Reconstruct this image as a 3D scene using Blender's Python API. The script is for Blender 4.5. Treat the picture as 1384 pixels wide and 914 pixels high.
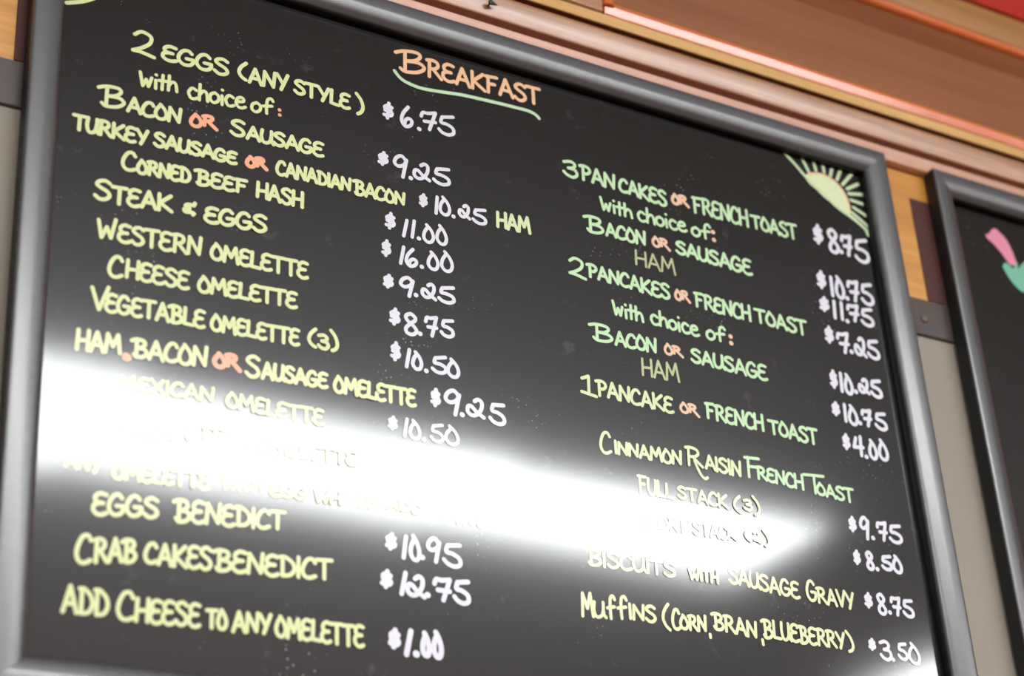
import bpy, bmesh, math, random
from mathutils import Vector, Matrix
C = bpy.context.scene.collection
for o in list(bpy.data.objects): bpy.data.objects.remove(o)
scn = bpy.context.scene

# ------------------------------------------------------------ camera
cd = bpy.data.cameras.new('camera'); cam = bpy.data.objects.new('camera', cd); C.objects.link(cam)
cd.sensor_width = 36.0; cd.sensor_fit = 'HORIZONTAL'; cd.lens = 66.56
right = Vector((0.858306, -0.509546, -0.060616)); down = Vector((0.189075, 0.42386, -0.885773)); fwd = Vector((0.477034, 0.748803, 0.460144))
m = Matrix((right, -down, -fwd)).transposed().to_4x4(); m.translation = Vector((-0.45919, -1.6237, 1.49852))
cam.matrix_world = m
cd.clip_start = 0.02
cd.dof.use_dof = True; cd.dof.focus_distance = 2.20; cd.dof.aperture_fstop = 2.9
scn.camera = cam

# ------------------------------------------------------------ world, view, lamps of the room
w = bpy.data.worlds.new('world'); scn.world = w; w.use_nodes = True
w.node_tree.nodes['Background'].inputs[0].default_value = (0.80, 0.88, 1.0, 1)
w.node_tree.nodes['Background'].inputs[1].default_value = 0.3
scn.view_settings.view_transform = 'Standard'; scn.view_settings.look = 'None'
scn.view_settings.exposure = 0.08; scn.view_settings.gamma = 1.0
LAMP_RADIANCE = 40.0
CEIL_Z = 3.87
# ceiling fixtures: (x of left end, x of right end) in rows parallel to the wall; y of the middle at x = 1.8, half depth
FIXTURES = [(-2.20, -1.00, 0.0, .32), (-0.06, 1.14, 0.0, .33), (1.15, 2.35, 0.0, .285), (2.36, 3.63, 0.0, .25), (5.02, 6.22, -0.98, .30)]  # first unit added for ambient light; depths vary to shape the streak reflection
LAMP_Y = -3.06; LAMP_SKEW = math.radians(-2.0)

# ------------------------------------------------------------ materials
def nodes(name):
    mt = bpy.data.materials.new(name); mt.use_nodes = True
    nt = mt.node_tree; b = nt.nodes['Principled BSDF']
    return mt, nt, b
def noise(nt, scale, detail=4, rough=.55, stretch=None, coord='Object'):
    tc = nt.nodes.new('ShaderNodeTexCoord'); mp = nt.nodes.new('ShaderNodeMapping')
    nt.links.new(tc.outputs[coord], mp.inputs[0])
    if stretch: mp.inputs['Scale'].default_value = stretch
    n = nt.nodes.new('ShaderNodeTexNoise'); n.inputs['Scale'].default_value = scale
    n.inputs['Detail'].default_value = detail; n.inputs['Roughness'].default_value = rough
    nt.links.new(mp.outputs[0], n.inputs['Vector']); return n
def ramp(nt, src, stops):
    r = nt.nodes.new('ShaderNodeValToRGB'); e = r.color_ramp.elements
    while len(e) < len(stops): e.new(0.5)
    for k, (p, c) in enumerate(stops): e[k].position = p; e[k].color = (*c, 1)
    nt.links.new(src, r.inputs[0]); return r
def bump(nt, b, src, strength, dist=.001):
    bp = nt.nodes.new('ShaderNodeBump'); bp.inputs['Strength'].default_value = strength; bp.inputs['Distance'].default_value = dist
    nt.links.new(src, bp.inputs['Height']); nt.links.new(bp.outputs[0], b.inputs['Normal'])

def plain(name, col, rough=.5, coat=0., coat_rough=.1, var=.06, scale=30, bmp=0.):
    mt, nt, b = nodes(name)
    n = noise(nt, scale)
    lo = tuple(c*(1-var) for c in col); hi = tuple(min(1, c*(1+var)) for c in col)
    r = ramp(nt, n.outputs[0], [(.3, lo), (.7, hi)]); nt.links.new(r.outputs[0], b.inputs['Base Color'])
    b.inputs['Roughness'].default_value = rough
    b.inputs['Coat Weight'].default_value = coat; b.inputs['Coat Roughness'].default_value = coat_rough
    if bmp: bump(nt, b, n.outputs[0], bmp)
    return mt
def wood(name, dark, light, rough=.35, coat=.6, coat_rough=.25, scale=6, grain=.25):
    mt, nt, b = nodes(name)
    n = noise(nt, scale, 6, .6, (.35, 4, 9)); n2 = noise(nt, 60, 3, .6, (.15, 3, 6))
    mx = nt.nodes.new('ShaderNodeMix'); mx.data_type = 'FLOAT'; mx.inputs[0].default_value = grain
    nt.links.new(n.outputs[0], mx.inputs[2]); nt.links.new(n2.outputs[0], mx.inputs[3])
    r = ramp(nt, mx.outputs[0], [(.3, dark), (.68, light)]); nt.links.new(r.outputs[0], b.inputs['Base Color'])
    b.inputs['Roughness'].default_value = rough
    b.inputs['Coat Weight'].default_value = coat; b.inputs['Coat Roughness'].default_value = coat_rough
    bump(nt, b, n2.outputs[0], .05, .0005)
    return mt

BOARD_ROUGH = .092
def board_material():
    mt, nt, b = nodes('board_gloss_black')
    # dust specks in loose patches and smeared chalk residue over a black film
    tc = nt.nodes.new('ShaderNodeTexCoord')
    v = nt.nodes.new('ShaderNodeTexVoronoi'); v.inputs['Scale'].default_value = 210; nt.links.new(tc.outputs['Object'], v.inputs['Vector'])
    sp = ramp(nt, v.outputs['Distance'], [(.12, (1, 1, 1)), (.22, (0, 0, 0))])
    pa = ramp(nt, noise(nt, 9, 3).outputs[0], [(.56, (0, 0, 0)), (.67, (1, 1, 1))])
    v2 = nt.nodes.new('ShaderNodeTexVoronoi'); v2.inputs['Scale'].default_value = 210; v2.feature = 'F1'
    nt.links.new(tc.outputs['Object'], v2.inputs['Vector'])
    pick = ramp(nt, v2.outputs['Color'], [(.55, (0, 0, 0)), (.8, (1, 1, 1))])
    m1 = nt.nodes.new('ShaderNodeMath'); m1.operation = 'MULTIPLY'; nt.links.new(sp.outputs[0], m1.inputs[0]); nt.links.new(pa.outputs[0], m1.inputs[1])
    m2 = nt.nodes.new('ShaderNodeMath'); m2.operation = 'MULTIPLY'; nt.links.new(m1.outputs[0], m2.inputs[0]); nt.links.new(pick.outputs[0], m2.inputs[1])
    sm = ramp(nt, noise(nt, 26, 5, .7).outputs[0], [(.62, (0, 0, 0)), (.80, (1, 1, 1))])
    m3 = nt.nodes.new('ShaderNodeMath'); m3.operation = 'MULTIPLY'; nt.links.new(sm.outputs[0], m3.inputs[0]); m3.inputs[1].default_value = .18
    ad = nt.nodes.new('ShaderNodeMath'); ad.operation = 'ADD'; nt.links.new(m2.outputs[0], ad.inputs[0]); nt.links.new(m3.outputs[0], ad.inputs[1]); ad.use_clamp = True
    r = ramp(nt, ad.outputs[0], [(0, (.0055, .005, .005)), (1, (.33, .33, .33))])
    nt.links.new(r.outputs[0], b.inputs['Base Color'])
    b.inputs['Roughness'].default_value = .38; b.inputs['Specular IOR Level'].default_value = .16
    b.inputs['Coat Weight'].default_value = .8; b.inputs['Coat Roughness'].default_value = BOARD_ROUGH
    return mt
def ink(name, col):
    mt, nt, b = nodes(name)
    n = noise(nt, 220, 3)
    r = ramp(nt, n.outputs[0], [(.25, tuple(c*.90 for c in col)), (.7, col)]); nt.links.new(r.outputs[0], b.inputs['Base Color'])
    b.inputs['Roughness'].default_value = .5; b.inputs['Specular IOR Level'].default_value = .4
    b.inputs['Coat Weight'].default_value = .5; b.inputs['Coat Roughness'].default_value = .13
    return mt

M = dict(
 board=board_material(),
 frame=plain('frame_black_paint', (.050, .053, .058), .44, 1.0, .28, .12, 90, .12),
 frame_in=plain('frame_inner_black', (.006, .007, .008), .5),
 redline=plain('red_brown_edge', (.30, .07, .055), .45),
 brownline=plain('brown_edge', (.11, .055, .048), .45),
 ochre=wood('wood_honey', (.42, .16, .012), (.64, .31, .035), .5, .7, .32),
 bulge=wood('wood_cherry_brown', (.28, .125, .055), (.52, .31, .175), .34, .65, .26, 14),
 groove=plain('groove_stain', (.15, .040, .014), .5),
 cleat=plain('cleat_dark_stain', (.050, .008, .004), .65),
 lip=wood('wood_rose_brown', (.46, .22, .13), (.64, .36, .24), .35, .7, .3),
 panel=wood('wood_panel_brown', (.20, .066, .026), (.33, .125, .045), .45, .3, .3, 3),
 bead=wood('wood_red_orange', (.55, .10, .02), (.80, .20, .045), .3, .8, .20),
 fillet=wood('wood_honey_fillet', (.56, .33, .10), (.74, .48, .19), .4, .5, .3),
 rail=wood('wood_tan_rail', (.34, .155, .04), (.46, .23, .07), .45, .15),
 red=plain('red_paint', (.52, .020, .006), .5, .1),
 dark=plain('dark_grey_rail', (.050, .036, .034), .45, .3),
 cream=plain('cream_wall', (.255, .23, .185), .6, 0, .1, .04, 5),
 steel=plain('screw_steel', (.16, .10, .06), .35),
 black=plain('black_metal', (.01, .01, .01), .4),
 ceil=plain('ceiling_white', (.44, .48, .51), .8, 0, .1, .03, 3),
 maroon=plain('maroon_wall', (.16, .035, .03), .6),
 side=plain('side_wall', (.50, .46, .40), .7),
 floor=plain('floor_tile', (.22, .16, .12), .5),
 housing=plain('lamp_housing', (.7, .7, .7), .5),
 yellow=ink('ink_yellow', (.67, .75, .37)), lime=ink('ink_lime', (.64, .76, .42)), pale=ink('ink_pale', (.70, .76, .44)),
 green=ink('ink_green', (.53, .78, .46)), dull=ink('ink_dull', (.46, .52, .27)), mint=ink('ink_mint', (.53, .74, .49)),
 white=ink('ink_white', (.71, .73, .81)), orange=ink('ink_orange', (.88, .40, .23)), peach=ink('ink_peach', (.80, .54, .37)),
 heading=ink('ink_heading', (.86, .54, .30)), sun=ink('ink_sun', (.68, .80, .48)), rim=ink('ink_rim', (.84, .56, .34)),
 ray=ink('ink_ray', (.56, .72, .43)), pink=ink('ink_pink', (.74, .26, .38)), leaf=ink('ink_leaf', (.17, .50, .35)),
)
lm, nt, b = nodes('lamp_diffuser'); b.inputs['Emission Color'].default_value = (.97, 1, 1, 1); b.inputs['Emission Strength'].default_value = LAMP_RADIANCE
b.inputs['Base Color'].default_value = (.8, .8, .8, 1); M['lamp'] = lm

# ------------------------------------------------------------ helpers
def link(name, me, mat, parent=None, smooth=False):
    for mt in (mat if isinstance(mat, list) else [mat]): me.materials.append(mt)
    o = bpy.data.objects.new(name, me); C.objects.link(o)
    if parent is not None:
        o.parent = parent
        me.transform(Matrix.Translation(-parent_world(parent)))
    if smooth:
        for p in me.polygons: p.use_smooth = True
    return o
def parent_world(p):
    v = Vector(p.location)
    while p.parent: p = p.parent; v = v + p.location
    return v
def mesh(verts, faces):
    me = bpy.data.meshes.new('mesh'); me.from_pydata([tuple(v) for v in verts], [], faces); me.validate(); me.update()
    bm = bmesh.new(); bm.from_mesh(me); bmesh.ops.recalc_face_normals(bm, faces=bm.faces); bm.to_mesh(me); bm.free()
    return me
def box(x0, x1, y0, y1, z0, z1, bev=0.):
    bm = bmesh.new(); bmesh.ops.create_cube(bm, size=1)
    for v in bm.verts: v.co = Vector(((x0+x1)/2+v.co.x*(x1-x0), (y0+y1)/2+v.co.y*(y1-y0), (z0+z1)/2+v.co.z*(z1-z0)))
    if bev: bmesh.ops.bevel(bm, geom=bm.edges[:], offset=bev, segments=2, affect='EDGES', profile=.5)
    me = bpy.data.meshes.new('mesh'); bm.to_mesh(me); bm.free(); return me
def thing(name, label, cat, loc, group=None):
    o = bpy.data.objects.new(name, None); C.objects.link(o); o.location = loc; o.empty_display_size = .05
    o['label'] = label; o['category'] = cat
    if group: o['group'] = group
    return o
def tag(o, label, cat, group=None):
    o['label'] = label; o['category'] = cat
    if group: o['group'] = group
def sweep(name, prof, x0, x1, mat, parent=None, smooth=True):
    """closed profile of (y, z) points extruded along x"""
    n = len(prof); vs = [(x0, y, z) for y, z in prof]+[(x1, y, z) for y, z in prof]
    fs = [(i, (i+1) % n, n+(i+1) % n, n+i) for i in range(n)]+[tuple(range(n)), tuple(range(2*n-1, n-1, -1))]
    o = link(name, mesh(vs, fs), mat, parent)
    if smooth:
        for p in o.data.polygons: p.use_smooth = len(p.vertices) == 4
        md = o.modifiers.new('split', 'EDGE_SPLIT'); md.split_angle = math.radians(38)
    return o
def arc(c, r, a0, a1, n):
    return [(c[0]+r*math.cos(math.radians(a0+(a1-a0)*k/n)), c[1]+r*math.sin(math.radians(a0+(a1-a0)*k/n))) for k in range(n+1)]

# ------------------------------------------------------------ the room
def struct(name, me, mat, parent=None):
    o = link(name, me, mat, parent)
    if parent is None: o['kind'] = 'structure'
    return o
WY = .0240                                  # front of the wall boards behind the menus
wb = struct('wall_back', box(-3, 8, .045, .16, 0, CEIL_Z), M['cream'])
struct('cream_panel', box(-3, 8, .0275, .0455, .9, 2.659), M['cream'], wb)
struct('backing_board', box(-3, 8, WY, .0455, 2.700, 3.06), M['ochre'], wb)
struct('dark_rail', box(-3, 8, WY-.001, .0455, 2.6575, 2.7150, .0012), M['dark'], wb)
for cx in (.0160, 1.3030):                  # dark strips standing in for the shade beside each board's left edge
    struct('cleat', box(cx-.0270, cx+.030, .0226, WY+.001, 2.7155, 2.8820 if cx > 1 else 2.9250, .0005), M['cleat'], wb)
struct('floor', box(-3, 8, -4.42, .1, -.05, 0), M['floor'])
struct('ceiling', box(-3, 8, -4.42, .16, CEIL_Z, CEIL_Z+.05), M['ceil'])
struct('wall_front', box(-3, 8, -4.52, -4.42, 0, CEIL_Z), M['maroon'])
struct('wall_left', box(-3.1, -3, -4.52, .16, 0, CEIL_Z), M['side'])
struct('wall_right', box(8, 8.1, -4.52, .16, 0, CEIL_Z), M['side'])

# moulding over the boards: rose lip, groove, sloped cherry band, groove, honey fillet
tr = struct('trim_1', box(-3, 8, .0195, .0245, 2.929, 3.028), M['groove'])
MX0, MX1 = -3.0, 8.0
def stain(o, n, idx):                       # side faces of a sweep that take the dark groove colour
    for p in o.data.polygons:
        if p.index in idx: p.material_index = 1
sweep('lip', [(.024, 2.9277), (.0125, 2.9277), (.0110, 2.9290), (.0108, 2.9305), (.0085, 2.9475), (.0115, 2.9500), (.024, 2.9505)], MX0, MX1, M['lip'], tr)
o = sweep('band', [(.024, 2.9530), (.0180, 2.9530), (.0110, 2.9585), (.0088, 2.9600), (.0080, 2.9620), (.0028, 2.9865), (.0026, 2.9900), (.0032, 2.9930), (.0060, 2.9955), (.0180, 2.9965), (.024, 2.9965)], MX0, MX1, [M['bulge'], M['groove']], tr)
stain(o, 11, (0, 1, 2, 8, 9))
o = sweep('fillet', [(.024, 3.0065), (.0095, 3.0065), (.0080, 3.0073), (.0080, 3.0230), (.0095, 3.0240), (.024, 3.0240)], MX0, MX1, [M['fillet'], M['groove']], tr)
stain(o, 6, (0,))

# cabinet front above the moulding
cab = thing('wall_cabinet', 'cherry wood cabinet front with a recessed panel above the menu boards', 'cabinet', (2.0, .05, 3.0245))
sweep('bottom_bead', [(.045, 3.0245), (.0090, 3.0245), (.0076, 3.0256), (.0050, 3.0362), (.0044, 3.0385), (.0050, 3.0408), (.0075, 3.0425), (.045, 3.0430)], .7600, 4.2, M['bead'], cab)
link('stile', box(-3, .7555, .004, .045, 3.0245, 3.60, .001), M['bulge'], cab)
o = sweep('side_bead', [(.045, 0), (.0065, 0)]+[(.0050-.0060*math.sin(math.radians(a)), .0090-.0085*math.cos(math.radians(a))) for a in range(0, 181, 15)]+[(.045, .018)], 0, .56, M['bead'], cab)
me = o.data; me.transform(Matrix.Translation(parent_world(cab)))
for v in me.vertices: x, y, z = v.co; v.co = (.7560+z, y, 3.036+x)
me.update(); me.transform(Matrix.Translation(-parent_world(cab)))
PZ0, PZ1 = 3.0425, 3.2040
link('door_panel', mesh([(.7735, .012, PZ0), (4.2, .012, PZ0), (4.2, .006, PZ1), (.7735, .006, PZ1),
                        (.7905, .026, PZ0+.004), (4.15, .026, PZ0+.004), (4.15, .026, PZ1-.0225), (.7905, .026, PZ1-.0225)],
                       [(0, 1, 5, 4), (1, 2, 6, 5), (2, 3, 7, 6), (3, 0, 4, 7), (4, 5, 6, 7)]), M['panel'], cab)
link('panel_back', box(.76, 4.2, .030, .045, PZ0-.002, PZ1+.002), M['panel'], cab)
sweep('top_bead', [(.045, 3.2030)]+[(.0040-.0080*math.sin(math.radians(a)), 3.2105-.0073*math.cos(math.radians(a))) for a in range(0, 181, 15)]+[(.045, 3.2180)], .7720, 4.2, M['bead'], cab)
sweep('top_rail', [(.045, 3.2185), (.0055, 3.2185), (.003, 3.2210), (.001, 3.2330), (-.001, 3.2390), (-.001, 3.2730), (.045, 3.2730)], .7720, 4.2, M['rail'], cab)
link('shadow_gap', box(.772, 4.2, .004, .045, 3.2730, 3.2785), M['groove'], cab)  # thin dark brown strip over the top rail
red = link('valance', box(-3, 4.2, -.004, .045, 3.2785, 3.60, .002), M['red']); tag(red, 'bright red painted board above the cherry wood cabinet front', 'board')

# ------------------------------------------------------------ ceiling lamps
for k, (a, b_, dy, hy) in enumerate(FIXTURES):
    cx = (a+b_)/2; cy = LAMP_Y+dy+(cx-1.8)*math.tan(LAMP_SKEW)
    t = thing('ceiling_light', ['white fluorescent ceiling light far left of the menu boards', 'white fluorescent ceiling light first in the joined row',
              'white fluorescent ceiling light in the middle of the joined row', 'white fluorescent ceiling light last in the joined row',
              'white fluorescent ceiling light standing apart on the right'][k], 'ceiling light', (cx, cy, CEIL_Z), 'fluorescent ceiling lights')
    hw = (b_-a)/2
    h = box(-hw, hw, -hy-.015, hy+.015, -.05, 0, .004); h.materials.append(M['housing']); o = bpy.data.objects.new('housing', h); C.objects.link(o); o.parent = t
    h = box(-hw+.004, hw-.004, -hy, hy, -.07, -.05, .006); h.materials.append(M['lamp']); o = bpy.data.objects.new('diffuser', h); C.objects.link(o); o.parent = t
    t.rotation_euler = (0, 0, LAMP_SKEW)

# ------------------------------------------------------------ framed boards
YG = .0215; FW = .0354
PROF = [(.000, .0225), (.000, .0030), (.0006, .0012), (.0020, .0002), (.0040, .0000), (.0100, .0000), (.0160, .0002), (.0185, .0006),
        (.0210, .0012), (.0240, .0020), (.0270, .0029), (.0295, .0039), (.0315, .0052), (.0335, .0070), (.0348, .0087), (FW, .0102)]
def rail(name, root, x0, x1, z0, z1, side, prof, mat, back=True):
    pts = list(prof)
    if back: pts = pts+[(pts[-1][0], YG+.0005), (0, YG+.0010)]
    def P(d, y, e):
        if side == 'top':    return ((x0+d, y, z1-d), (x1-d, y, z1-d))[e]
        if side == 'bottom': return ((x0+d, y, z0+d), (x1-d, y, z0+d))[e]
        if side == 'left':   return ((x0+d, y, z0+d), (x0+d, y, z1-d))[e]
        return ((x1-d, y, z0+d), (x1-d, y, z1-d))[e]
    n = len(pts); vs = [P(d, y, 0) for d, y in pts]+[P(d, y, 1) for d, y in pts]
    fs = [(i, (i+1) % n, n+(i+1) % n, n+i) for i in range(n if back else n-1)]
    if back: fs += [tuple(range(n)), tuple(range(2*n-1, n-1, -1))]
    o = link(name, mesh(vs, fs), mat, root)
    for p in o.data.polygons: p.use_smooth = len(p.vertices) == 4
    if back: md = o.modifiers.new('split', 'EDGE_SPLIT'); md.split_angle = math.radians(40)
    return o
def framed_board(name, label, x0, x1, z0, z1, bead, strip):
    root = thing(name, label, 'menu board', ((x0+x1)/2, YG, z0))
    link('writing_surface', box(x0+.01, x1-.01, YG, YG+.004, z0+.01, z1-.01), M['board'], root)
    for s in ('top', 'bottom', 'left', 'right'):
        r = rail('frame_rail', root, x0, x1, z0, z1, s, PROF, [M['frame'], M['frame_in']])
        for p in r.data.polygons[:1]: p.material_index = 1     # outer side coloured black, standing for the dark reflection on it
        # black inner wall of the rail
        rel = rail('inner_wall', root, x0, x1, z0, z1, s, [(FW+.0001, .0100), (FW+.0006, .0104), (FW+.0006, YG-.0003), (FW+.0001, YG-.0003)], M['frame_in'], False)
        reparent(rel, r)
        if s == 'left':
            d = bead
            rel = rail('edge_strip', root, x0, x1, z0, z1, s, [(a, y-.0003) for a, y in PROF if a > .0325-d]+[(FW+.0004, .0112)], M[strip], False)
            reparent(rel, r); rel['label'] = 'thin red-brown strip along the inner edge'
    return root
def reparent(o, p):
    # parts were meshed relative to the same root, so a zero-offset child keeps its place
    o.parent = p
main = framed_board('chalkboard', 'large black breakfast menu board with hand-lettered yellow and white prices in a black frame', 0, 1.22, 2.0252, 2.93, 0, 'brownline')
side = framed_board('chalkboard', 'black framed board with a pink tulip drawing, right of the breakfast menu', 1.3112, 2.5312, 2.0252, 2.930, .0032, 'redline')

# ------------------------------------------------------------ marker lettering: every glyph is a set of pen strokes
# glyph: width, [strokes]; 's' before the points means a smooth curve through them
F = {
'A': (.72, [('l', [(0, 0), (.36, 1), (.72, 0)]), ('l', [(.14, .34), (.60, .32)])]),
'B': (.70, [('l', [(.17, .98), (.15, .04)]), ('s', [(-.10, .90), (.15, 1.0), (.50, .96), (.60, .78), (.45, .58), (.20, .52)]), ('s', [(.20, .52), (.55, .48), (.70, .26), (.50, .04), (.15, 0), (.02, .14)])]),
'C': (.62, [('s', [(.62, .80), (.48, .98), (.24, .92), (.05, .60), (.0, .28), (.14, .04), (.38, .0), (.62, .10)])]),
'D': (.68, [('l', [(.12, .98), (.10, .03)]), ('s', [(.0, .96), (.26, .96), (.60, .70), (.68, .36), (.48, .08), (.10, .02)])]),
'E': (.58, [('s', [(.58, .95), (.30, 1.0), (.08, .84), (.10, .62), (.30, .54), (.46, .54)]), ('s', [(.30, .54), (.04, .44), (.0, .18), (.20, 0), (.42, .0), (.60, .08)])]),
'F': (.60, [('l', [(.12, .98), (.08, 0)]), ('l', [(-.02, .94), (.60, 1.0)]), ('l', [(.10, .52), (.46, .54)])]),
'G': (.70, [('s', [(.60, .84), (.44, 1.0), (.20, .92), (.02, .58), (.02, .24), (.24, 0), (.54, .06), (.68, .30), (.64, .44)]), ('l', [(.36, .44), (.68, .44)])]),
'H': (.66, [('l', [(.06, .98), (0, 0)]), ('l', [(.66, 1), (.62, 0)]), ('l', [(.04, .46), (.64, .50)])]),
'I': (.14, [('l', [(.08, 1), (.06, 0)])]),
'K': (.70, [('l', [(.06, 1), (.04, 0)]), ('l', [(.66, .98), (.10, .46), (.72, 0)])]),
'L': (.54, [('l', [(.08, 1), (.02, .06), (.54, .02)])]),
'M': (.84, [('l', [(0, 0), (.12, .98), (.42, .34), (.72, 1), (.84, 0)])]),
'N': (.70, [('l', [(0, 0), (.08, .96), (.60, .06), (.70, 1)])]),
'O': (.64, [('s', [(.30, .98), (.08, .66), (.0, .30), (.16, .02), (.46, .02), (.64, .30), (.54, .68), (.28, 1.02)])]),
'P': (.62, [('l', [(.16, .96), (.13, 0)]), ('s', [(-.06, .92), (.22, 1.0), (.52, .94), (.62, .72), (.44, .50), (.16, .46)])]),
'R': (.70, [('l', [(.12, .96), (.07, 0)]), ('s', [(-.02, .94), (.26, 1.0), (.52, .92), (.56, .70), (.38, .52), (.12, .48)]), ('l', [(.28, .50), (.72, 0)])]),
'S': (.62, [('s', [(.60, .88), (.40, 1.0), (.16, .94), (.06, .76), (.24, .60), (.50, .44), (.60, .22), (.44, .03), (.20, 0), (.0, .16)])]),
'T': (.66, [('l', [(-.04, .96), (.70, .98)]), ('l', [(.33, .96), (.31, 0)])]),
'U': (.64, [('s', [(.06, 1), (.0, .50), (.10, .08), (.32, .02), (.52, .20), (.60, .60), (.62, 1)]), ('s', [(.60, .60), (.62, .20), (.74, .0)])]),
'V': (.64, [('l', [(0, 1), (.30, 0), (.66, 1)])]),
'W': (.92, [('l', [(0, 1), (.18, .02), (.46, .60), (.68, .02), (.92, 1)])]),
'X': (.66, [('l', [(0, 1), (.66, 0)]), ('l', [(.64, 1), (.02, 0)])]),
'Y': (.66, [('l', [(0, .98), (.34, .42)]), ('l', [(.66, 1), (.24, 0)])]),
'w': (.62, [('l', [(0, .92), (.14, .04), (.32, .50), (.44, .04), (.60, .66)])]),
'i': (.12, [('l', [(.06, .56), (.06, 0)]), ('l', [(.07, .93), (.08, .94)])]),
't': (.34, [('l', [(.18, .98), (.14, 0)]), ('l', [(-.02, .58), (.40, .62)])]),
'h': (.44, [('l', [(.04, 1), (.0, 0)]), ('s', [(.02, .34), (.20, .60), (.38, .50), (.44, .0)])]),
'c': (.42, [('s', [(.40, .56), (.18, .66), (.0, .38), (.10, .05), (.28, .0), (.44, .08)])]),
'o': (.44, [('s', [(.26, .64), (.04, .50), (.0, .18), (.20, .0), (.42, .16), (.44, .46), (.24, .64)])]),
'e': (.46, [('s', [(.08, .34), (.40, .44), (.34, .64), (.12, .60), (.0, .30), (.12, .04), (.32, .0), (.50, .10)])]),
'f': (.48, [('s', [(.54, .84), (.44, 1.0), (.26, .90), (.20, .50), (.20, 0)]), ('l', [(.02, .46), (.48, .52)])]),
'2': (.64, [('s', [(.04, .80), (.26, 1.0), (.54, .88), (.52, .58), (.28, .30), (.0, .10)]), ('s', [(.0, .10), (.26, .10), (.66, .0)])]),
'Z': (.74, [('s', [(.36, .88), (.54, 1.0), (.70, .84), (.66, .46), (.44, .10), (.18, .02), (.0, .22), (.04, .52), (.20, .54), (.44, .24), (.76, -.02)])]),
'r': (.78, [('l', [(.10, .98), (.06, .22)]), ('s', [(-.02, .94), (.26, 1.0), (.52, .92), (.54, .74), (.36, .60), (.12, .56)]), ('l', [(.28, .56), (.82, 0)])]),
'3': (.60, [('s', [(.04, .90), (.34, 1.0), (.54, .84), (.44, .62), (.22, .54)]), ('s', [(.22, .54), (.52, .50), (.60, .22), (.40, .0), (.14, .06), (.0, .22)])]),
'4': (.66, [('l', [(.22, .92), (.0, .42), (.66, .44)]), ('l', [(.56, 1), (.46, 0)])]),
'5': (.64, [('l', [(.62, 1), (.16, .92)]), ('s', [(.16, .92), (.10, .62), (.34, .56), (.58, .40), (.60, .14), (.38, .0), (.14, .06), (.0, .22)])]),
'6': (.58, [('s', [(.38, 1), (.10, .66), (.0, .28), (.18, .0), (.46, .08), (.54, .30), (.38, .42), (.20, .30), (.16, .12)])]),
'7': (.62, [('s', [(.02, .72), (.10, .94), (.30, .92), (.62, .98)]), ('l', [(.62, .98), (.34, 0)]), ('l', [(.14, .44), (.60, .44)])]),
'8': (.56, [('s', [(.50, .84), (.30, 1.0), (.06, .88), (.12, .66), (.40, .42), (.54, .18), (.34, .0), (.08, .06), (.04, .28), (.26, .52), (.48, .70), (.50, .84)])]),
'9': (.58, [('s', [(.54, .80), (.34, 1.0), (.10, .88), (.0, .62), (.16, .48), (.42, .58), (.56, .82)]), ('l', [(.56, .84), (.36, 0)])]),
'0': (.58, [('s', [(.28, .92), (.06, .60), (.0, .24), (.20, .0), (.46, .04), (.58, .34), (.46, .72), (.20, 1.04)])]),
'1': (.16, [('l', [(.14, 1), (.02, 0)])]),
'!': (.70, [('l', [(.10, .82), (.42, 1), (.38, .12)]), ('l', [(.04, .12), (.72, .08)])]),
'$': (.56, [('s', [(.50, .74), (.28, .84), (.08, .70), (.26, .52), (.50, .38), (.40, .18), (.04, .20)]), ('l', [(.34, 1), (.22, 0)]), ('l', [(.10, .50), (.44, .54)])]),
'&': (.46, [('s', [(.40, .80), (.16, .84), (.06, .66), (.24, .54), (.02, .40), (.06, .18), (.30, .20), (.42, .10)]), ('l', [(.40, .84), (.44, 1)]), ('l', [(.36, .14), (.36, 0)])]),
'(': (.28, [('s', [(.28, 1), (.08, .72), (.0, .40), (.10, .14), (.26, 0)])]),
')': (.28, [('s', [(0, 1), (.20, .70), (.28, .36), (.20, .12), (.04, 0)])]),
',': (.20, [('l', [(.14, 1), (.06, 0)])]),
':': (.12, [('l', [(.05, .80), (.06, .80)]), ('l', [(.06, .20), (.07, .20)])]),
}
def smooth_pts(p, seg=5):
    out = []; n = len(p)
    for i in range(n-1):
        a = p[max(i-1, 0)]; b = p[i]; c = p[i+1]; d = p[min(i+2, n-1)]
        for k in range(seg):
            t = k/seg
            out.append(tuple(.5*((2*b[j])+(-a[j]+c[j])*t+(2*a[j]-5*b[j]+4*c[j]-d[j])*t*t+(-a[j]+3*b[j]-3*c[j]+d[j])*t**3) for j in (0, 1)))
    out.append(tuple(p[-1])); return out
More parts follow.
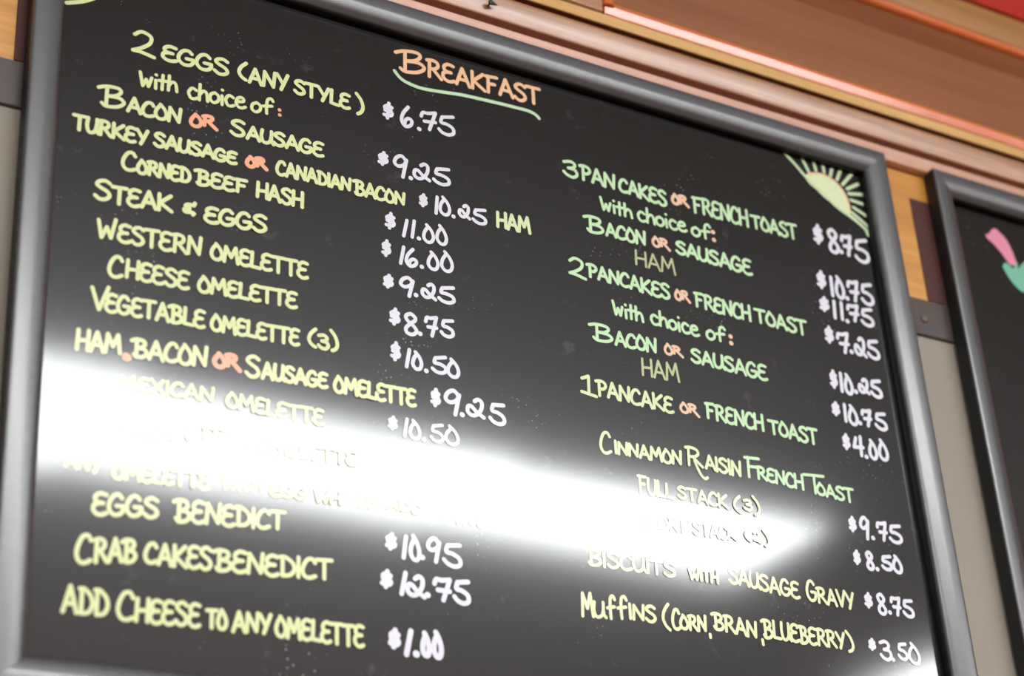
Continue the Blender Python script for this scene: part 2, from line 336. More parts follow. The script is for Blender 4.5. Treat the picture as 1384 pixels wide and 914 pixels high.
class Pen:
    def __init__(s): s.v = []; s.f = []; s.k = 0
    def stroke(s, pts, w):
        q = [pts[0]]
        for p in pts[1:]:
            if math.hypot(p[0]-q[-1][0], p[1]-q[-1][1]) > w*.12: q.append(p)
        if len(q) == 1: q.append((q[0][0]+w*.06, q[0][1]))
        r = w/2
        runs = [[q[0]]]                                # split at sharp corners, one smooth ribbon each
        for i in range(1, len(q)):
            runs[-1].append(q[i])
            if i < len(q)-1:
                a0 = math.atan2(q[i][1]-q[i-1][1], q[i][0]-q[i-1][0]); a1 = math.atan2(q[i+1][1]-q[i][1], q[i+1][0]-q[i][0])
                if abs((a1-a0+math.pi) % (2*math.pi)-math.pi) > .9: runs.append([q[i]])
        for run in runs:
            y = YG-.0004-.00004*(s.k % 24); s.k += 1
            n = len(run); L = []; R_ = []
            for i in range(n):
                a = run[max(i-1, 0)]; c = run[min(i+1, n-1)]
                dx, dz = c[0]-a[0], c[1]-a[1]; d = math.hypot(dx, dz) or 1e-9; nx, nz = -dz/d*r, dx/d*r
                yy = y-.00003*i/n
                L.append((run[i][0]+nx, yy, run[i][1]+nz)); R_.append((run[i][0]-nx, yy, run[i][1]-nz))
            b = len(s.v); s.v += L+R_
            for i in range(n-1): s.f.append((b+i, b+i+1, b+n+i+1, b+n+i))
            for e in (0, n-1):                         # round ends
                p = run[e]; o = run[1] if e == 0 else run[n-2]
                a = math.atan2(p[1]-o[1], p[0]-o[0]); yy = L[e][1]; c = len(s.v)
                s.v += [(p[0]+r*math.cos(a+math.pi*(k/6-.5)), yy, p[1]+r*math.sin(a+math.pi*(k/6-.5))) for k in range(7)]
                s.f.append(tuple(range(c, c+7)))
    def word(s, text, x0, zb0, zt0, x1, zb1, zt1, w):
        rr = w/2
        x0 += rr; x1 -= rr; zb0 += rr; zb1 += rr; zt0 -= rr; zt1 -= rr
        gap = .13
        tot = sum(F[c][0] for c in text)+gap*(len(text)-1); cur = 0
        for c in text:
            gw, st = F[c]
            jit = random.uniform(-.025, .025) if len(text) > 1 else 0
            for kind, pts in st:
                P = smooth_pts(pts) if kind == 's' else pts
                out = []
                for u, v in P:
                    t = (cur+u)/tot; v = v+jit
                    zb = zb0+(zb1-zb0)*t; zt = zt0+(zt1-zt0)*t
                    out.append((x0+(x1-x0)*t, zb+(zt-zb)*v))
                s.stroke(out, w)
            cur += gw+gap
    def poly(s, pts, off=0.):
        b = len(s.v); s.v += [(x, YG-.0003-off, z) for x, z in pts]; s.f.append(tuple(range(b, b+len(pts))))
    def build(s, name, mat, parent):
        me = bpy.data.meshes.new('mesh'); me.from_pydata(s.v, [], s.f); me.update()
        for p in me.polygons:
            if p.normal.y > 0: p.flip()
        return link(name, me, mat, parent)
random.seed(4)
def lettering(rows, parent):
    for label, colour, wid, words, extra in rows:
        pen = Pen(); wid *= 1.12
        for e in words:
            if e[0] == '.': pen.stroke([(e[1], e[2]), (e[1]+.0003, e[2])], wid*1.25)
            else: pen.word(*e, wid)
        for pts in extra: pen.stroke(smooth_pts(pts), wid)
        o = pen.build('lettering', M[colour], parent); o['label'] = label

LINES = [
 ('yellow chalk words 2 EGGS (ANY STYLE)','yellow',0.0042,[('2',0.1166,2.7631,2.7989,0.1453,2.7635,2.7986),('EGGS',0.1515,2.7654,2.7891,0.2339,2.7663,2.7922),('(',0.2429,2.7666,2.7944,0.2564,2.7672,2.7951),('ANY',0.2556,2.7661,2.7903,0.3082,2.7668,2.7932),('STYLE',0.3123,2.7680,2.7908,0.3873,2.7668,2.7909),(')',0.3924,2.7628,2.7962,0.4052,2.7638,2.7973)],[]),
 ('yellow chalk words with choice of, first entry','yellow',0.0036,[('with',0.1264,2.7219,2.7458,0.1731,2.7257,2.7491),('choice',0.1831,2.7218,2.7469,0.2542,2.7275,2.7531),('of',0.2590,2.7262,2.7501,0.2877,2.7294,2.7544)],[]),
 ('orange chalk colon, first entry','orange',0.004,[(':',0.2918,2.7288,2.7452,0.2995,2.7302,2.7463)],[]),
 ('yellow chalk word BACON, first entry','yellow',0.004,[('B',0.0835,2.6826,2.7127,0.1134,2.6856,2.7167),('ACON',0.1136,2.6839,2.7066,0.1785,2.6851,2.7081)],[]),
 ('orange chalk word OR beside BACON, first entry','orange',0.0042,[('Or',0.1861,2.6864,2.7061,0.2206,2.6895,2.7111)],[]),
 ('yellow chalk word SAUSAGE, first entry','yellow',0.004,[('S',0.2341,2.6893,2.7127,0.2544,2.6891,2.7143),('AUSAGE',0.2536,2.6889,2.7097,0.3515,2.6902,2.7124)],[]),
 ('yellow chalk words TURKEY SAUSAGE','yellow',0.004,[('TURKEY',0.0552,2.6439,2.6667,0.1413,2.6461,2.6685),('SAUSAGE',0.1450,2.6479,2.6696,0.2448,2.6511,2.6699)],[]),
 ('orange chalk word OR beside TURKEY SAUSAGE','orange',0.0046,[('Or',0.2530,2.6517,2.6688,0.2812,2.6534,2.6724)],[]),
 ('yellow chalk words CANADIAN BACON','yellow',0.0038,[('CANADIAN',0.2899,2.6515,2.6739,0.3853,2.6529,2.6731),('BACON',0.3870,2.6507,2.6736,0.4554,2.6525,2.6721)],[]),
 ('pale green chalk word HAM after $10.25','lime',0.004,[('HAM',0.5772,2.6551,2.6799,0.6264,2.6575,2.6835)],[]),
 ('yellow chalk words CORNED BEEF HASH','yellow',0.004,[('C',0.1103,2.6094,2.6362,0.1284,2.6095,2.6372),('ORNED',0.1271,2.6091,2.6294,0.1905,2.6114,2.6346),('BEEF',0.1943,2.6124,2.6356,0.2570,2.6156,2.6358),('HASH',0.2656,2.6145,2.6381,0.3254,2.6149,2.6388)],[]),
 ('yellow chalk words STEAK & EGGS','yellow',0.0042,[('S',0.0816,2.5647,2.5924,0.1025,2.5662,2.5941),('TEAK',0.1012,2.5643,2.5897,0.1706,2.5693,2.5936),('&',0.1802,2.5708,2.5902,0.1980,2.5721,2.5916),('EGGS',0.2048,2.5673,2.5901,0.2804,2.5708,2.5958)],[]),
 ('yellow chalk words WESTERN OMELETTE','yellow',0.004,[('W',0.0869,2.5186,2.5442,0.1099,2.5212,2.5486),('ESTERN',0.1093,2.5195,2.5444,0.2047,2.5230,2.5493),('OMELETTE',0.2125,2.5234,2.5466,0.3300,2.5253,2.5492)],[]),
 ('yellow chalk words CHEESE OMELETTE','yellow',0.004,[('C',0.1004,2.4754,2.5044,0.1185,2.4766,2.5057),('HEESE',0.1193,2.4783,2.5036,0.1915,2.4802,2.5044),('OMELETTE',0.1988,2.4803,2.5030,0.3164,2.4856,2.5082)],[]),
 ('yellow chalk words VEGETABLE OMELETTE (3)','yellow',0.004,[('V',0.0835,2.4330,2.4628,0.1047,2.4354,2.4662),('EGETABLE',0.0987,2.4341,2.4588,0.2097,2.4378,2.4617),('OMELETTE',0.2137,2.4373,2.4596,0.3187,2.4402,2.4631),('(',0.3264,2.4410,2.4680,0.3391,2.4421,2.4683),('3',0.3375,2.4418,2.4632,0.3538,2.4420,2.4627),(')',0.3530,2.4419,2.4706,0.3648,2.4411,2.4715)],[]),
 ('yellow chalk words HAM, BACON','yellow',0.0042,[('HAM',0.0702,2.3845,2.4121,0.1197,2.3882,2.4132),('BACON',0.1293,2.3887,2.4130,0.2132,2.3916,2.4188)],[]),
 ('orange chalk comma after HAM','orange',0.007,[('.',0.1245,2.3883)],[]),
 ('orange chalk word OR beside HAM, BACON','orange',0.005,[('Or',0.2172,2.3955,2.4152,0.2506,2.3947,2.4176)],[]),
 ('yellow chalk words SAUSAGE OMELETTE','yellow',0.0042,[('S',0.2536,2.3916,2.4197,0.2728,2.3916,2.4207),('AUSAGE',0.2720,2.3922,2.4151,0.3514,2.3956,2.4166),('OMELETTE',0.3560,2.3926,2.4152,0.4590,2.3937,2.4177)],[]),
 ('yellow chalk words MEXICAN OMELETTE','yellow',0.0036,[('MEXICAN',0.1164,2.3503,2.3683,0.2209,2.3544,2.3736),('OMELETTE',0.2321,2.3514,2.3715,0.3460,2.3502,2.3715)],[]),
 ('yellow chalk words SPINACH & FETA OMELETTE','yellow',0.0036,[('SPINACH',0.0851,2.2966,2.3203,0.1776,2.3025,2.3219),('&',0.1879,2.3073,2.3231,0.1949,2.3063,2.3222),('FETA',0.2068,2.3106,2.3280,0.2583,2.3106,2.3289),('OMELETTE',0.2706,2.3061,2.3252,0.3841,2.3102,2.3298)],[]),
 ('yellow chalk words ANY OMELETTE WITH EGG WHITES ADD','yellow',0.0038,[('ANY',0.0655,2.2565,2.2769,0.1048,2.2535,2.2741),('OMELETTE',0.1134,2.2515,2.2721,0.2174,2.2560,2.2766),('WITH',0.2288,2.2595,2.2751,0.2764,2.2630,2.2795),('EGG',0.2815,2.2609,2.2768,0.3245,2.2614,2.2788),('WHITES',0.3319,2.2618,2.2786,0.4074,2.2649,2.2835),('ADD',0.4153,2.2677,2.2818,0.4613,2.2667,2.2833)],[]),
 ('yellow chalk words EGGS BENEDICT','yellow',0.0042,[('EGGS',0.0947,2.2110,2.2379,0.1646,2.2164,2.2411),('BENEDICT',0.1788,2.2158,2.2434,0.3001,2.2244,2.2479)],[]),
 ('yellow chalk words CRAB CAKES BENEDICT','yellow',0.0042,[('C',0.0802,2.1586,2.1919,0.0986,2.1599,2.1934),('RAB',0.0980,2.1618,2.1900,0.1433,2.1674,2.1947),('CAKES',0.1486,2.1682,2.1928,0.2212,2.1702,2.1974),('BENEDICT',0.2215,2.1702,2.1961,0.3527,2.1778,2.2031)],[]),
 ('yellow chalk words ADD CHEESE TO ANY OMELETTE','yellow',0.004,[('ADD',0.0695,2.1086,2.1390,0.1174,2.1094,2.1396),('C',0.1232,2.1082,2.1411,0.1426,2.1080,2.1404),('HEESE',0.1414,2.1079,2.1350,0.2099,2.1097,2.1367),('TO',0.2139,2.1104,2.1328,0.2379,2.1107,2.1339),('ANY',0.2406,2.1097,2.1342,0.2854,2.1124,2.1359),('OMELETTE',0.2868,2.1105,2.1347,0.3871,2.1101,2.1362)],[]),
 ('orange chalk heading BREAKFAST','heading',0.0044,[('B',0.4520,2.8428,2.8777,0.4911,2.8482,2.8854),('REAKFAST',0.4909,2.8472,2.8775,0.6557,2.8515,2.8809)],[]),
 ('white chalk price $6.75','white',0.0042,[('$',0.4276,2.7681,2.7942,0.4453,2.7695,2.7958),('6',0.4518,2.7631,2.7959,0.4714,2.7651,2.7981),('.',0.4775,2.7676),('7',0.4781,2.7670,2.7963,0.5034,2.7697,2.8001),('5',0.5024,2.7675,2.7979,0.5284,2.7684,2.8009)],[]),
 ('white chalk price $9.25 beside SAUSAGE','white',0.0042,[('$',0.4189,2.7004,2.7212,0.4359,2.7024,2.7233),('9',0.4400,2.6909,2.7236,0.4614,2.6904,2.7251),('.',0.4630,2.6943),('Z',0.4657,2.6934,2.7190,0.4901,2.6955,2.7221),('5',0.4918,2.6941,2.7207,0.5182,2.6948,2.7226)],[]),
 ('white chalk price $10.25 beside CANADIAN BACON','white',0.004,[('$',0.4718,2.6576,2.6774,0.4856,2.6586,2.6784),('10',0.4924,2.6523,2.6794,0.5160,2.6539,2.6811),('.',0.5184,2.6559),('Z',0.5247,2.6562,2.6771,0.5424,2.6562,2.6781),('5',0.5431,2.6528,2.6765,0.5654,2.6530,2.6778)],[]),
 ('white chalk price $11.00','white',0.004,[('$',0.4254,2.6160,2.6397,0.4422,2.6168,2.6414),('1',0.4476,2.6103,2.6358,0.4589,2.6106,2.6369),('1',0.4589,2.6114,2.6369,0.4683,2.6111,2.6385),('.',0.4704,2.6139),('0',0.4750,2.6093,2.6358,0.4922,2.6109,2.6375),('0',0.4926,2.6119,2.6394,0.5095,2.6117,2.6402)],[]),
 ('white chalk price $16.00','white',0.004,[('$',0.4201,2.5779,2.6020,0.4350,2.5798,2.6031),('1',0.4423,2.5727,2.5995,0.4532,2.5728,2.5996),('6',0.4506,2.5713,2.5981,0.4692,2.5732,2.6001),('.',0.4726,2.5767),('0',0.4794,2.5747,2.6000,0.4965,2.5753,2.6024),('0',0.4971,2.5763,2.6052,0.5155,2.5772,2.6062)],[]),
 ('white chalk price $9.25 beside WESTERN OMELETTE','white',0.0042,[('$',0.4206,2.5374,2.5568,0.4368,2.5381,2.5581),('9',0.4420,2.5314,2.5593,0.4633,2.5320,2.5610),('.',0.4633,2.5375),('Z',0.4696,2.5352,2.5577,0.4905,2.5352,2.5588),('5',0.4910,2.5341,2.5581,0.5161,2.5347,2.5605)],[]),
 ('white chalk price $8.75 beside CHEESE OMELETTE','white',0.0042,[('$',0.4267,2.4916,2.5148,0.4437,2.4921,2.5162),('8',0.4456,2.4826,2.5133,0.4654,2.4836,2.5144),('.',0.4666,2.4886),('7',0.4718,2.4866,2.5150,0.4910,2.4869,2.5168),('5',0.4919,2.4900,2.5156,0.5125,2.4903,2.5165)],[]),
 ('white chalk price $10.50 beside VEGETABLE OMELETTE','white',0.0042,[('$',0.4268,2.4470,2.4722,0.4425,2.4470,2.4731),('1',0.4447,2.4410,2.4663,0.4553,2.4416,2.4677),('0',0.4536,2.4404,2.4649,0.4692,2.4412,2.4665),('.',0.4724,2.4430),('5',0.4783,2.4414,2.4651,0.5007,2.4418,2.4674),('0',0.4981,2.4405,2.4652,0.5165,2.4401,2.4665)],[]),
 ('white chalk price $9.25 beside SAUSAGE OMELETTE','white',0.0046,[('$',0.4752,2.3999,2.4241,0.4906,2.3997,2.4247),('9',0.4931,2.3938,2.4269,0.5166,2.3926,2.4283),('.',0.5159,2.3971),('Z',0.5207,2.3958,2.4217,0.5459,2.3964,2.4226),('5',0.5496,2.3923,2.4217,0.5740,2.3911,2.4215)],[]),
 ('white chalk price $10.50 beside MEXICAN OMELETTE','white',0.0038,[('$',0.4209,2.3617,2.3796,0.4351,2.3612,2.3800),('1',0.4390,2.3557,2.3799,0.4486,2.3558,2.3809),('0',0.4469,2.3548,2.3791,0.4630,2.3553,2.3805),('.',0.4658,2.3575),('5',0.4727,2.3563,2.3799,0.4922,2.3558,2.3812),('0',0.4914,2.3565,2.3810,0.5110,2.3561,2.3815)],[]),
 ('white chalk price $1.00 after EGG WHITES ADD','white',0.0036,[('$',0.4804,2.2696,2.2848,0.4900,2.2696,2.2848),('1',0.5008,2.2638,2.2775,0.5056,2.2638,2.2774),('.',0.5118,2.2655),('0',0.5170,2.2647,2.2785,0.5251,2.2645,2.2782),('0',0.5267,2.2640,2.2777,0.5348,2.2637,2.2774)],[]),
 ('white chalk price $10.95','white',0.0046,[('$',0.4128,2.2216,2.2428,0.4292,2.2211,2.2430),('1',0.4321,2.2135,2.2428,0.4422,2.2135,2.2428),('0',0.4414,2.2134,2.2434,0.4569,2.2126,2.2443),('.',0.4576,2.2194),('9',0.4624,2.2149,2.2451,0.4820,2.2140,2.2458),('5',0.4811,2.2131,2.2420,0.5072,2.2109,2.2421)],[]),
 ('white chalk price $12.75','white',0.005,[('$',0.4054,2.1784,2.2005,0.4231,2.1779,2.2008),('1',0.4276,2.1728,2.2015,0.4405,2.1724,2.2018),('Z',0.4359,2.1725,2.1990,0.4605,2.1728,2.2003),('.',0.4620,2.1781),('7',0.4675,2.1723,2.2012,0.4924,2.1719,2.2017),('5',0.4916,2.1725,2.2016,0.5152,2.1705,2.2019)],[]),
 ('white chalk price $1.00 beside ADD CHEESE','white',0.0056,[('$',0.4126,2.1144,2.1373,0.4298,2.1129,2.1380),('1',0.4304,2.1074,2.1388,0.4447,2.1070,2.1391),('.',0.4458,2.1120),('0',0.4508,2.1090,2.1377,0.4645,2.1085,2.1380),('0',0.4638,2.1091,2.1400,0.4788,2.1080,2.1404)],[]),
 ('green chalk words 3 PANCAKES','green',0.004,[('3',0.6796,2.7568,2.7826,0.7035,2.7556,2.7841),('PAN',0.7055,2.7571,2.7827,0.7599,2.7550,2.7808),('CAKES',0.7627,2.7552,2.7781,0.8384,2.7498,2.7766)],[]),
 ('pale orange chalk word OR beside 3 PANCAKES','peach',0.0042,[('Or',0.8450,2.7585,2.7767,0.8739,2.7591,2.7785)],[]),
 ('green chalk words FRENCH TOAST beside 3 PANCAKES','green',0.0038,[('FRENCH',0.8787,2.7541,2.7816,0.9701,2.7527,2.7821),('TOAST',0.9731,2.7545,2.7773,1.0514,2.7530,2.7799)],[]),
 ('green chalk words with choice of, below 3 PANCAKES','green',0.0036,[('with',0.7318,2.7194,2.7428,0.7815,2.7185,2.7406),('choice',0.7874,2.7175,2.7422,0.8649,2.7185,2.7429),('of',0.8708,2.7165,2.7405,0.9029,2.7171,2.7428)],[]),
 ('pale orange chalk colon below 3 PANCAKES','peach',0.0046,[('.',0.9073,2.7322),('.',0.9074,2.7205)],[]),
 ('green chalk word BACON below 3 PANCAKES','green',0.0038,[('B',0.7072,2.6822,2.7084,0.7351,2.6823,2.7096),('ACON',0.7358,2.6829,2.7044,0.7984,2.6830,2.7067)],[]),
 ('pale orange chalk word OR between BACON and SAUSAGE, below 3 PANCAKES','peach',0.0036,[('Or',0.8063,2.6863,2.7033,0.8350,2.6845,2.7025)],[]),
 ('green chalk word SAUSAGE below 3 PANCAKES','green',0.004,[('SAUSAGE',0.8426,2.6835,2.7051,0.9646,2.6787,2.7048)],[]),
 ('thin dull green chalk word HAM above 2 PANCAKES','dull',0.0028,[('HAM',0.7773,2.6526,2.6765,0.8393,2.6504,2.6756)],[]),
 ('green chalk words 2 PANCAKES','green',0.0038,[('2',0.6757,2.6129,2.6421,0.7017,2.6115,2.6419),('PANCAKES',0.7028,2.6167,2.6384,0.8266,2.6110,2.6357)],[]),
 ('pale orange chalk word OR beside 2 PANCAKES','peach',0.0036,[('Or',0.8324,2.6146,2.6314,0.8574,2.6143,2.6329)],[]),
 ('green chalk words FRENCH TOAST beside 2 PANCAKES','green',0.0038,[('FRENCH',0.8632,2.6116,2.6353,0.9526,2.6084,2.6343),('TOAST',0.9578,2.6096,2.6324,1.0432,2.6072,2.6324)],[]),
 ('green chalk words with choice of, below 2 PANCAKES','green',0.0036,[('with',0.7352,2.5710,2.5953,0.7817,2.5702,2.5927),('choice',0.7905,2.5706,2.5944,0.8648,2.5682,2.5930),('of',0.8744,2.5676,2.5915,0.9059,2.5693,2.5934)],[]),
 ('pale orange chalk colon below 2 PANCAKES','peach',0.0046,[('.',0.9143,2.5810),('.',0.9140,2.5714)],[]),
 ('green chalk word BACON below 2 PANCAKES','green',0.0038,[('B',0.7013,2.5302,2.5556,0.7330,2.5302,2.5569),('ACON',0.7337,2.5301,2.5521,0.7974,2.5307,2.5539)],[]),
 ('pale orange chalk word OR between BACON and SAUSAGE, below 2 PANCAKES','peach',0.0034,[('Or',0.8070,2.5329,2.5506,0.8361,2.5332,2.5492)],[]),
 ('green chalk word SAUSAGE below 2 PANCAKES','green',0.0038,[('SAUSAGE',0.8466,2.5300,2.5518,0.9660,2.5266,2.5511)],[]),
 ('thin dull green chalk word HAM above 1 PANCAKE','dull',0.003,[('HAM',0.7698,2.4962,2.5221,0.8265,2.4975,2.5250)],[]),
 ('pale yellow green chalk words 1 PANCAKE','lime',0.0038,[('!',0.6769,2.4531,2.4827,0.7019,2.4511,2.4823),('PANCAKE',0.7005,2.4560,2.4799,0.8121,2.4525,2.4764)],[]),
 ('pale orange chalk word OR beside 1 PANCAKE','peach',0.0034,[('Or',0.8209,2.4576,2.4736,0.8505,2.4550,2.4729)],[]),
 ('green chalk words FRENCH TOAST beside 1 PANCAKE','green',0.0038,[('FRENCH',0.8596,2.4559,2.4801,0.9497,2.4537,2.4792),('TOAST',0.9555,2.4533,2.4749,1.0343,2.4493,2.4747)],[]),
 ('white chalk price $8.75 beside 3 PANCAKES','white',0.0052,[('$',1.0784,2.7566,2.7891,1.0990,2.7593,2.7921),('8',1.1037,2.7482,2.7896,1.1253,2.7504,2.7920),('.',1.1260,2.7560),('7',1.1264,2.7500,2.7860,1.1490,2.7516,2.7886),('5',1.1489,2.7447,2.7848,1.1779,2.7470,2.7882)],[]),
 ('white chalk price $10.75 beside SAUSAGE','white',0.005,[('$',1.0724,2.6865,2.7159,1.0913,2.6887,2.7181),('1',1.0950,2.6791,2.7124,1.1025,2.6786,2.7126),('0',1.1033,2.6780,2.7136,1.1213,2.6798,2.7164),('.',1.1231,2.6832),('7',1.1244,2.6783,2.7141,1.1476,2.6806,2.7165),('5',1.1473,2.6789,2.7149,1.1723,2.6797,2.7170)],[]),
 ('white chalk price $11.75','white',0.0048,[('$',1.0703,2.6517,2.6753,1.0906,2.6540,2.6785),('1',1.0928,2.6449,2.6754,1.1012,2.6453,2.6758),('1',1.1054,2.6455,2.6760,1.1137,2.6451,2.6765),('.',1.1165,2.6471),('7',1.1174,2.6467,2.6758,1.1410,2.6489,2.6782),('5',1.1404,2.6451,2.6751,1.1657,2.6458,2.6771)],[]),
 ('white chalk price $7.25','white',0.0048,[('$',1.0715,2.6051,2.6319,1.0899,2.6068,2.6341),('7',1.0911,2.5941,2.6277,1.1150,2.5961,2.6307),('.',1.1152,2.6011),('Z',1.1204,2.5966,2.6267,1.1423,2.5968,2.6285),('5',1.1422,2.5968,2.6277,1.1662,2.5963,2.6292)],[]),
 ('white chalk price $10.25 beside 2 PANCAKES','white',0.0048,[('$',1.0686,2.5386,2.5669,1.0842,2.5400,2.5683),('1',1.0850,2.5355,2.5668,1.0927,2.5356,2.5669),('0',1.0924,2.5341,2.5655,1.1089,2.5352,2.5667),('.',1.1118,2.5420),('Z',1.1163,2.5403,2.5648,1.1366,2.5414,2.5664),('5',1.1365,2.5392,2.5672,1.1590,2.5381,2.5686)],[]),
 ('white chalk price $10.75 above $4.00','white',0.0046,[('$',1.0642,2.4989,2.5203,1.0804,2.4997,2.5216),('1',1.0838,2.4928,2.5210,1.0906,2.4927,2.5213),('0',1.0907,2.4902,2.5200,1.1087,2.4910,2.5216),('.',1.1102,2.4967),('7',1.1130,2.4919,2.5192,1.1329,2.4936,2.5210),('5',1.1348,2.4921,2.5191,1.1579,2.4912,2.5202)],[]),
 ('white chalk price $4.00','white',0.0046,[('$',1.0738,2.4531,2.4769,1.0891,2.4536,2.4779),('4',1.0909,2.4467,2.4779,1.1112,2.4476,2.4793),('.',1.1118,2.4495),('0',1.1164,2.4465,2.4757,1.1328,2.4470,2.4770),('0',1.1331,2.4480,2.4791,1.1512,2.4483,2.4796)],[]),
 ('pale yellow green chalk words CINNAMON RAISIN','lime',0.0036,[('C',0.6984,2.3815,2.4125,0.7160,2.3824,2.4133),('INNAMON',0.7180,2.3842,2.4035,0.8166,2.3848,2.4060),('R',0.8211,2.3869,2.4149,0.8467,2.3871,2.4140),('AISIN',0.8482,2.3865,2.4073,0.9053,2.3846,2.4084)],[[(0.8347, 2.3963), (0.8375, 2.3883), (0.842, 2.379), (0.8472, 2.3748), (0.8513, 2.3768)]]),
 ('pale green chalk words FRENCH TOAST after CINNAMON RAISIN','green',0.0036,[('F',0.9107,2.3869,2.4177,0.9355,2.3876,2.4177),('RENCH',0.9267,2.3868,2.4065,1.0008,2.3834,2.4067),('T',1.0018,2.3804,2.4094,1.0340,2.3830,2.4113),('OAST',1.0184,2.3811,2.3998,1.0796,2.3781,2.4004)],[]),
 ('pale yellow chalk words FULL STACK (3)','pale',0.0034,[('FULL',0.7475,2.3397,2.3653,0.7987,2.3388,2.3595),('STACK',0.8026,2.3416,2.3596,0.8782,2.3391,2.3597),('(',0.8845,2.3368,2.3614,0.8975,2.3366,2.3615),('3',0.8992,2.3418,2.3584,0.9148,2.3420,2.3587),(')',0.9140,2.3372,2.3648,0.9263,2.3370,2.3651)],[]),
 ('pale yellow chalk words SHORT STACK (2)','pale',0.0034,[('SHORT',0.7485,2.2964,2.3178,0.8128,2.2976,2.3187),('STACK',0.8197,2.2980,2.3177,0.8848,2.2995,2.3184),('(',0.8960,2.3022,2.3212,0.9068,2.3017,2.3207),('2',0.9092,2.3031,2.3190,0.9212,2.3018,2.3187),(')',0.9237,2.2990,2.3223,0.9346,2.2974,2.3219)],[]),
 ('pale yellow chalk words BISCUITS WITH','pale',0.0036,[('BISCUITS',0.6678,2.2396,2.2621,0.7896,2.2409,2.2610),('WITH',0.8065,2.2413,2.2574,0.8505,2.2408,2.2595)],[]),
 ('pale yellow green chalk words SAUSAGE GRAVY','pale',0.0036,[('SAUSAGE',0.8643,2.2450,2.2675,0.9700,2.2378,2.2612),('G',0.9791,2.2384,2.2666,0.9964,2.2375,2.2669),('RAVY',0.9945,2.2369,2.2593,1.0553,2.2358,2.2602)],[]),
 ('pale yellow chalk words MUFFINS (CORN, BRAN, BLUEBERRY)','pale',0.0037,[('M',0.6537,2.1774,2.2085,0.6718,2.1782,2.2091),('U',0.6691,2.1779,2.1997,0.6867,2.1790,2.2005),('f',0.6871,2.1786,2.2089,0.7009,2.1795,2.2099),('f',0.7009,2.1803,2.2102,0.7165,2.1815,2.2112),('INS',0.7161,2.1822,2.2031,0.7557,2.1818,2.2046),('(',0.7620,2.1757,2.2096,0.7750,2.1750,2.2097),('C',0.7749,2.1773,2.2051,0.7887,2.1770,2.2053),('ORN',0.7857,2.1787,2.1980,0.8254,2.1788,2.2015),(',',0.8265,2.1737,2.1815,0.8308,2.1720,2.1805),('BRAN',0.8337,2.1846,2.2077,0.8983,2.1806,2.2036),(',',0.9021,2.1734,2.1833,0.9056,2.1728,2.1831),('BLUEBERRY',0.9047,2.1823,2.2080,1.0310,2.1827,2.2058),(')',1.0311,2.1801,2.2089,1.0434,2.1788,2.2084)],[]),
 ('white chalk price $9.75','white',0.0044,[('$',1.0630,2.3394,2.3616,1.0780,2.3401,2.3624),('9',1.0813,2.3318,2.3646,1.0994,2.3323,2.3659),('.',1.1010,2.3369),('7',1.1081,2.3337,2.3621,1.1277,2.3344,2.3636),('5',1.1274,2.3333,2.3614,1.1516,2.3342,2.3622)],[]),
 ('white chalk price $8.50','white',0.0044,[('$',1.0626,2.2963,2.3166,1.0762,2.2965,2.3175),('8',1.0823,2.2915,2.3184,1.0972,2.2915,2.3189),('.',1.1000,2.2954),('5',1.1068,2.2950,2.3170,1.1271,2.2946,2.3178),('0',1.1253,2.2943,2.3186,1.1430,2.2929,2.3190)],[]),
 ('white chalk price $8.75 beside SAUSAGE GRAVY','white',0.0042,[('$',1.0696,2.2412,2.2625,1.0851,2.2411,2.2631),('8',1.0898,2.2349,2.2644,1.1061,2.2345,2.2649),('.',1.1094,2.2403),('7',1.1114,2.2366,2.2635,1.1302,2.2362,2.2638),('5',1.1302,2.2369,2.2628,1.1506,2.2359,2.2623)],[]),
 ('white chalk price $3.50','white',0.004,[('$',1.0652,2.1871,2.2037,1.0792,2.1867,2.2037),('3',1.0820,2.1765,2.2035,1.1023,2.1761,2.2036),('.',1.1024,2.1795),('5',1.1104,2.1797,2.2039,1.1283,2.1794,2.2039),('0',1.1274,2.1775,2.2048,1.1479,2.1757,2.2053)],[]),
 ('green chalk underline below BREAKFAST','mint',0.0042,[],[[(0.4471, 2.843), (0.4551, 2.8344), (0.4664, 2.8303), (0.484, 2.8285), (0.5111, 2.8316), (0.5385, 2.8357), (0.5661, 2.8377), (0.5941, 2.8393), (0.6166, 2.8402), (0.6356, 2.8406), (0.6459, 2.8381), (0.6512, 2.8339)]]),
 ('yellow chalk flourish in the top left corner','yellow',0.0046,[],[[(0.0417, 2.807), (0.0532, 2.8119), (0.0664, 2.8194), (0.0911, 2.8402), (0.1205, 2.8691)]]),
]
SUN_BODY = [(1.0791, 2.868), (1.0861, 2.8692), (1.0982, 2.8753), (1.1157, 2.8772), (1.1322, 2.873), (1.1436, 2.8641), (1.1518, 2.8521), (1.1546, 2.8386), (1.1556, 2.8255), (1.1484, 2.8189), (1.1325, 2.8266), (1.1233, 2.8328), (1.1107, 2.8388), (1.0987, 2.8482), (1.0864, 2.8559)]
SUN_RIM = [(1.0878, 2.8693), (1.098, 2.874), (1.1147, 2.8766), (1.1313, 2.8727), (1.1436, 2.8641), (1.1517, 2.8512), (1.1546, 2.8386), (1.1548, 2.8276)]
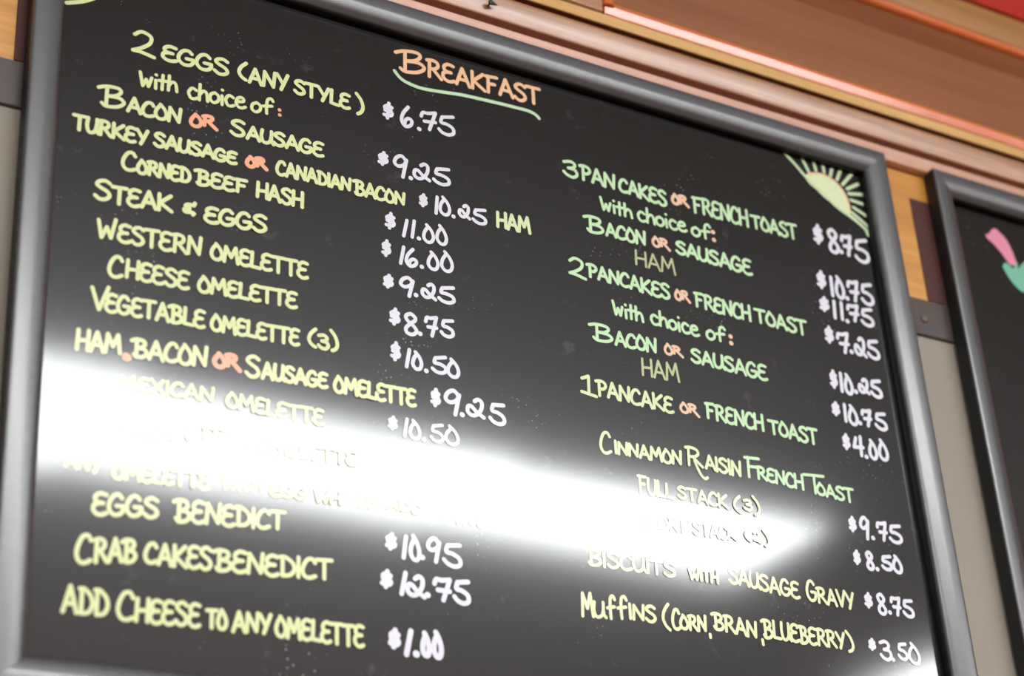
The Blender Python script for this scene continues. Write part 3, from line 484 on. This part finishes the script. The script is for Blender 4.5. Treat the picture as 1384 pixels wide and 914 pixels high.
SUN_RAYS = [[(1.0519, 2.8929), (1.0667, 2.8804), (1.0842, 2.8631), (1.1114, 2.8429), (1.1328, 2.8282), (1.1567, 2.8172), (1.1763, 2.8057), (1.1805, 2.7959)], [(1.0806, 2.8954), (1.0896, 2.8749)], [(1.1013, 2.8955), (1.1033, 2.8802)], [(1.1177, 2.8985), (1.1181, 2.8811)], [(1.1349, 2.8949), (1.1288, 2.8784)], [(1.1498, 2.8937), (1.1399, 2.875)], [(1.1698, 2.8928), (1.1489, 2.8695)], [(1.1781, 2.8778), (1.1558, 2.8642)], [(1.1822, 2.8622), (1.1579, 2.8568)], [(1.1804, 2.8461), (1.1596, 2.847)], [(1.1847, 2.8272), (1.1619, 2.8358)], [(1.1826, 2.8112), (1.1584, 2.8262)], [(1.1802, 2.8036), (1.154, 2.8212)]]
PETALS = [(1.414, 2.8554), (1.4218, 2.8588), (1.4284, 2.8665), (1.4376, 2.8712), (1.4451, 2.8665), (1.4553, 2.8581), (1.463, 2.8407), (1.4665, 2.8211), (1.4606, 2.8143), (1.4513, 2.8156), (1.4403, 2.8298), (1.4274, 2.8424), (1.4169, 2.8491)]
LEAVES = [(1.4362, 2.8077), (1.443, 2.8147), (1.4507, 2.8133), (1.4583, 2.8091), (1.4682, 2.8229), (1.4684, 2.8107), (1.4764, 2.8194), (1.4886, 2.8292), (1.4986, 2.8302), (1.4892, 2.8062), (1.4757, 2.7787), (1.4707, 2.7717), (1.4617, 2.7742), (1.451, 2.7824), (1.4427, 2.7939)]
lettering(LINES, main)

# rising sun in the top right corner
pen = Pen(); pen.poly(smooth_pts(SUN_BODY+[SUN_BODY[0]], 4)[:-1]); sun = pen.build('sun_drawing', M['sun'], main); sun['label'] = 'pale green half sun drawing in the top right corner'
pen = Pen(); pen.stroke(smooth_pts(SUN_RIM), .0036); o = pen.build('sun_rim', M['rim'], main); o['label'] = 'thin orange arc around the half sun'; o.parent = sun
for pts in SUN_RAYS:
    pen = Pen(); pen.k = 3; pen.stroke(smooth_pts(pts), .0052); o = pen.build('sun_ray', M['ray'], main); o.parent = sun

# tulip on the other board
pen = Pen(); pen.poly(smooth_pts(PETALS+[PETALS[0]], 4)[:-1]); pet = pen.build('tulip_drawing', M['pink'], side); pet['label'] = 'pink tulip bud drawing'
pen = Pen(); pen.poly(smooth_pts(LEAVES+[LEAVES[0]], 4)[:-1], .0001)
o = pen.build('tulip_leaf', M['leaf'], side); o['label'] = 'green tulip leaves'; o.parent = pet

# screw in the dark rail and nail on the moulding
def disc_mesh(c, prof, n=20):
    vs = []; fs = []
    for r, y in prof: vs += [(c[0]+r*math.cos(2*math.pi*k/n), y, c[1]+r*math.sin(2*math.pi*k/n)) for k in range(n)]
    for j in range(len(prof)-1): fs += [(j*n+k, j*n+(k+1) % n, (j+1)*n+(k+1) % n, (j+1)*n+k) for k in range(n)]
    fs.append(tuple(range((len(prof)-1)*n, len(prof)*n))); fs.append(tuple(range(n)))
    return mesh(vs, fs)
sc = thing('screw', 'small brown screw head in the grey rail between the two boards', 'screw', (1.2610, WY-.001, 2.6830))
link('head', disc_mesh((1.2610, 2.6830), [(.0058, WY), (.0058, WY-.0030), (.0044, WY-.0042), (.0024, WY-.0046)]), M['steel'], sc, True)
link('slot', box(1.2572, 1.2648, WY-.0050, WY-.0044, 2.6824, 2.6836), M['black'], sc)
nl = thing('nail', 'small black bent nail in the cherry moulding above the breakfast menu', 'nail', (.577, .005, 2.974))
link('head', disc_mesh((.577, 2.9735), [(.0014, .009), (.0014, -.0010), (.0038, -.0015), (.0038, -.0030), (.0028, -.0036)]), M['black'], nl, True)
link('hook', mesh([(.5795, -.0005, 2.9765), (.5795, -.0005, 2.9705), (.5870, -.0002, 2.9730), (.5795, -.0025, 2.9765), (.5795, -.0025, 2.9705), (.5870, -.0015, 2.9730)],
     [(0, 1, 2), (5, 4, 3), (0, 3, 4, 1), (1, 4, 5, 2), (2, 5, 3, 0)]), M['black'], nl)
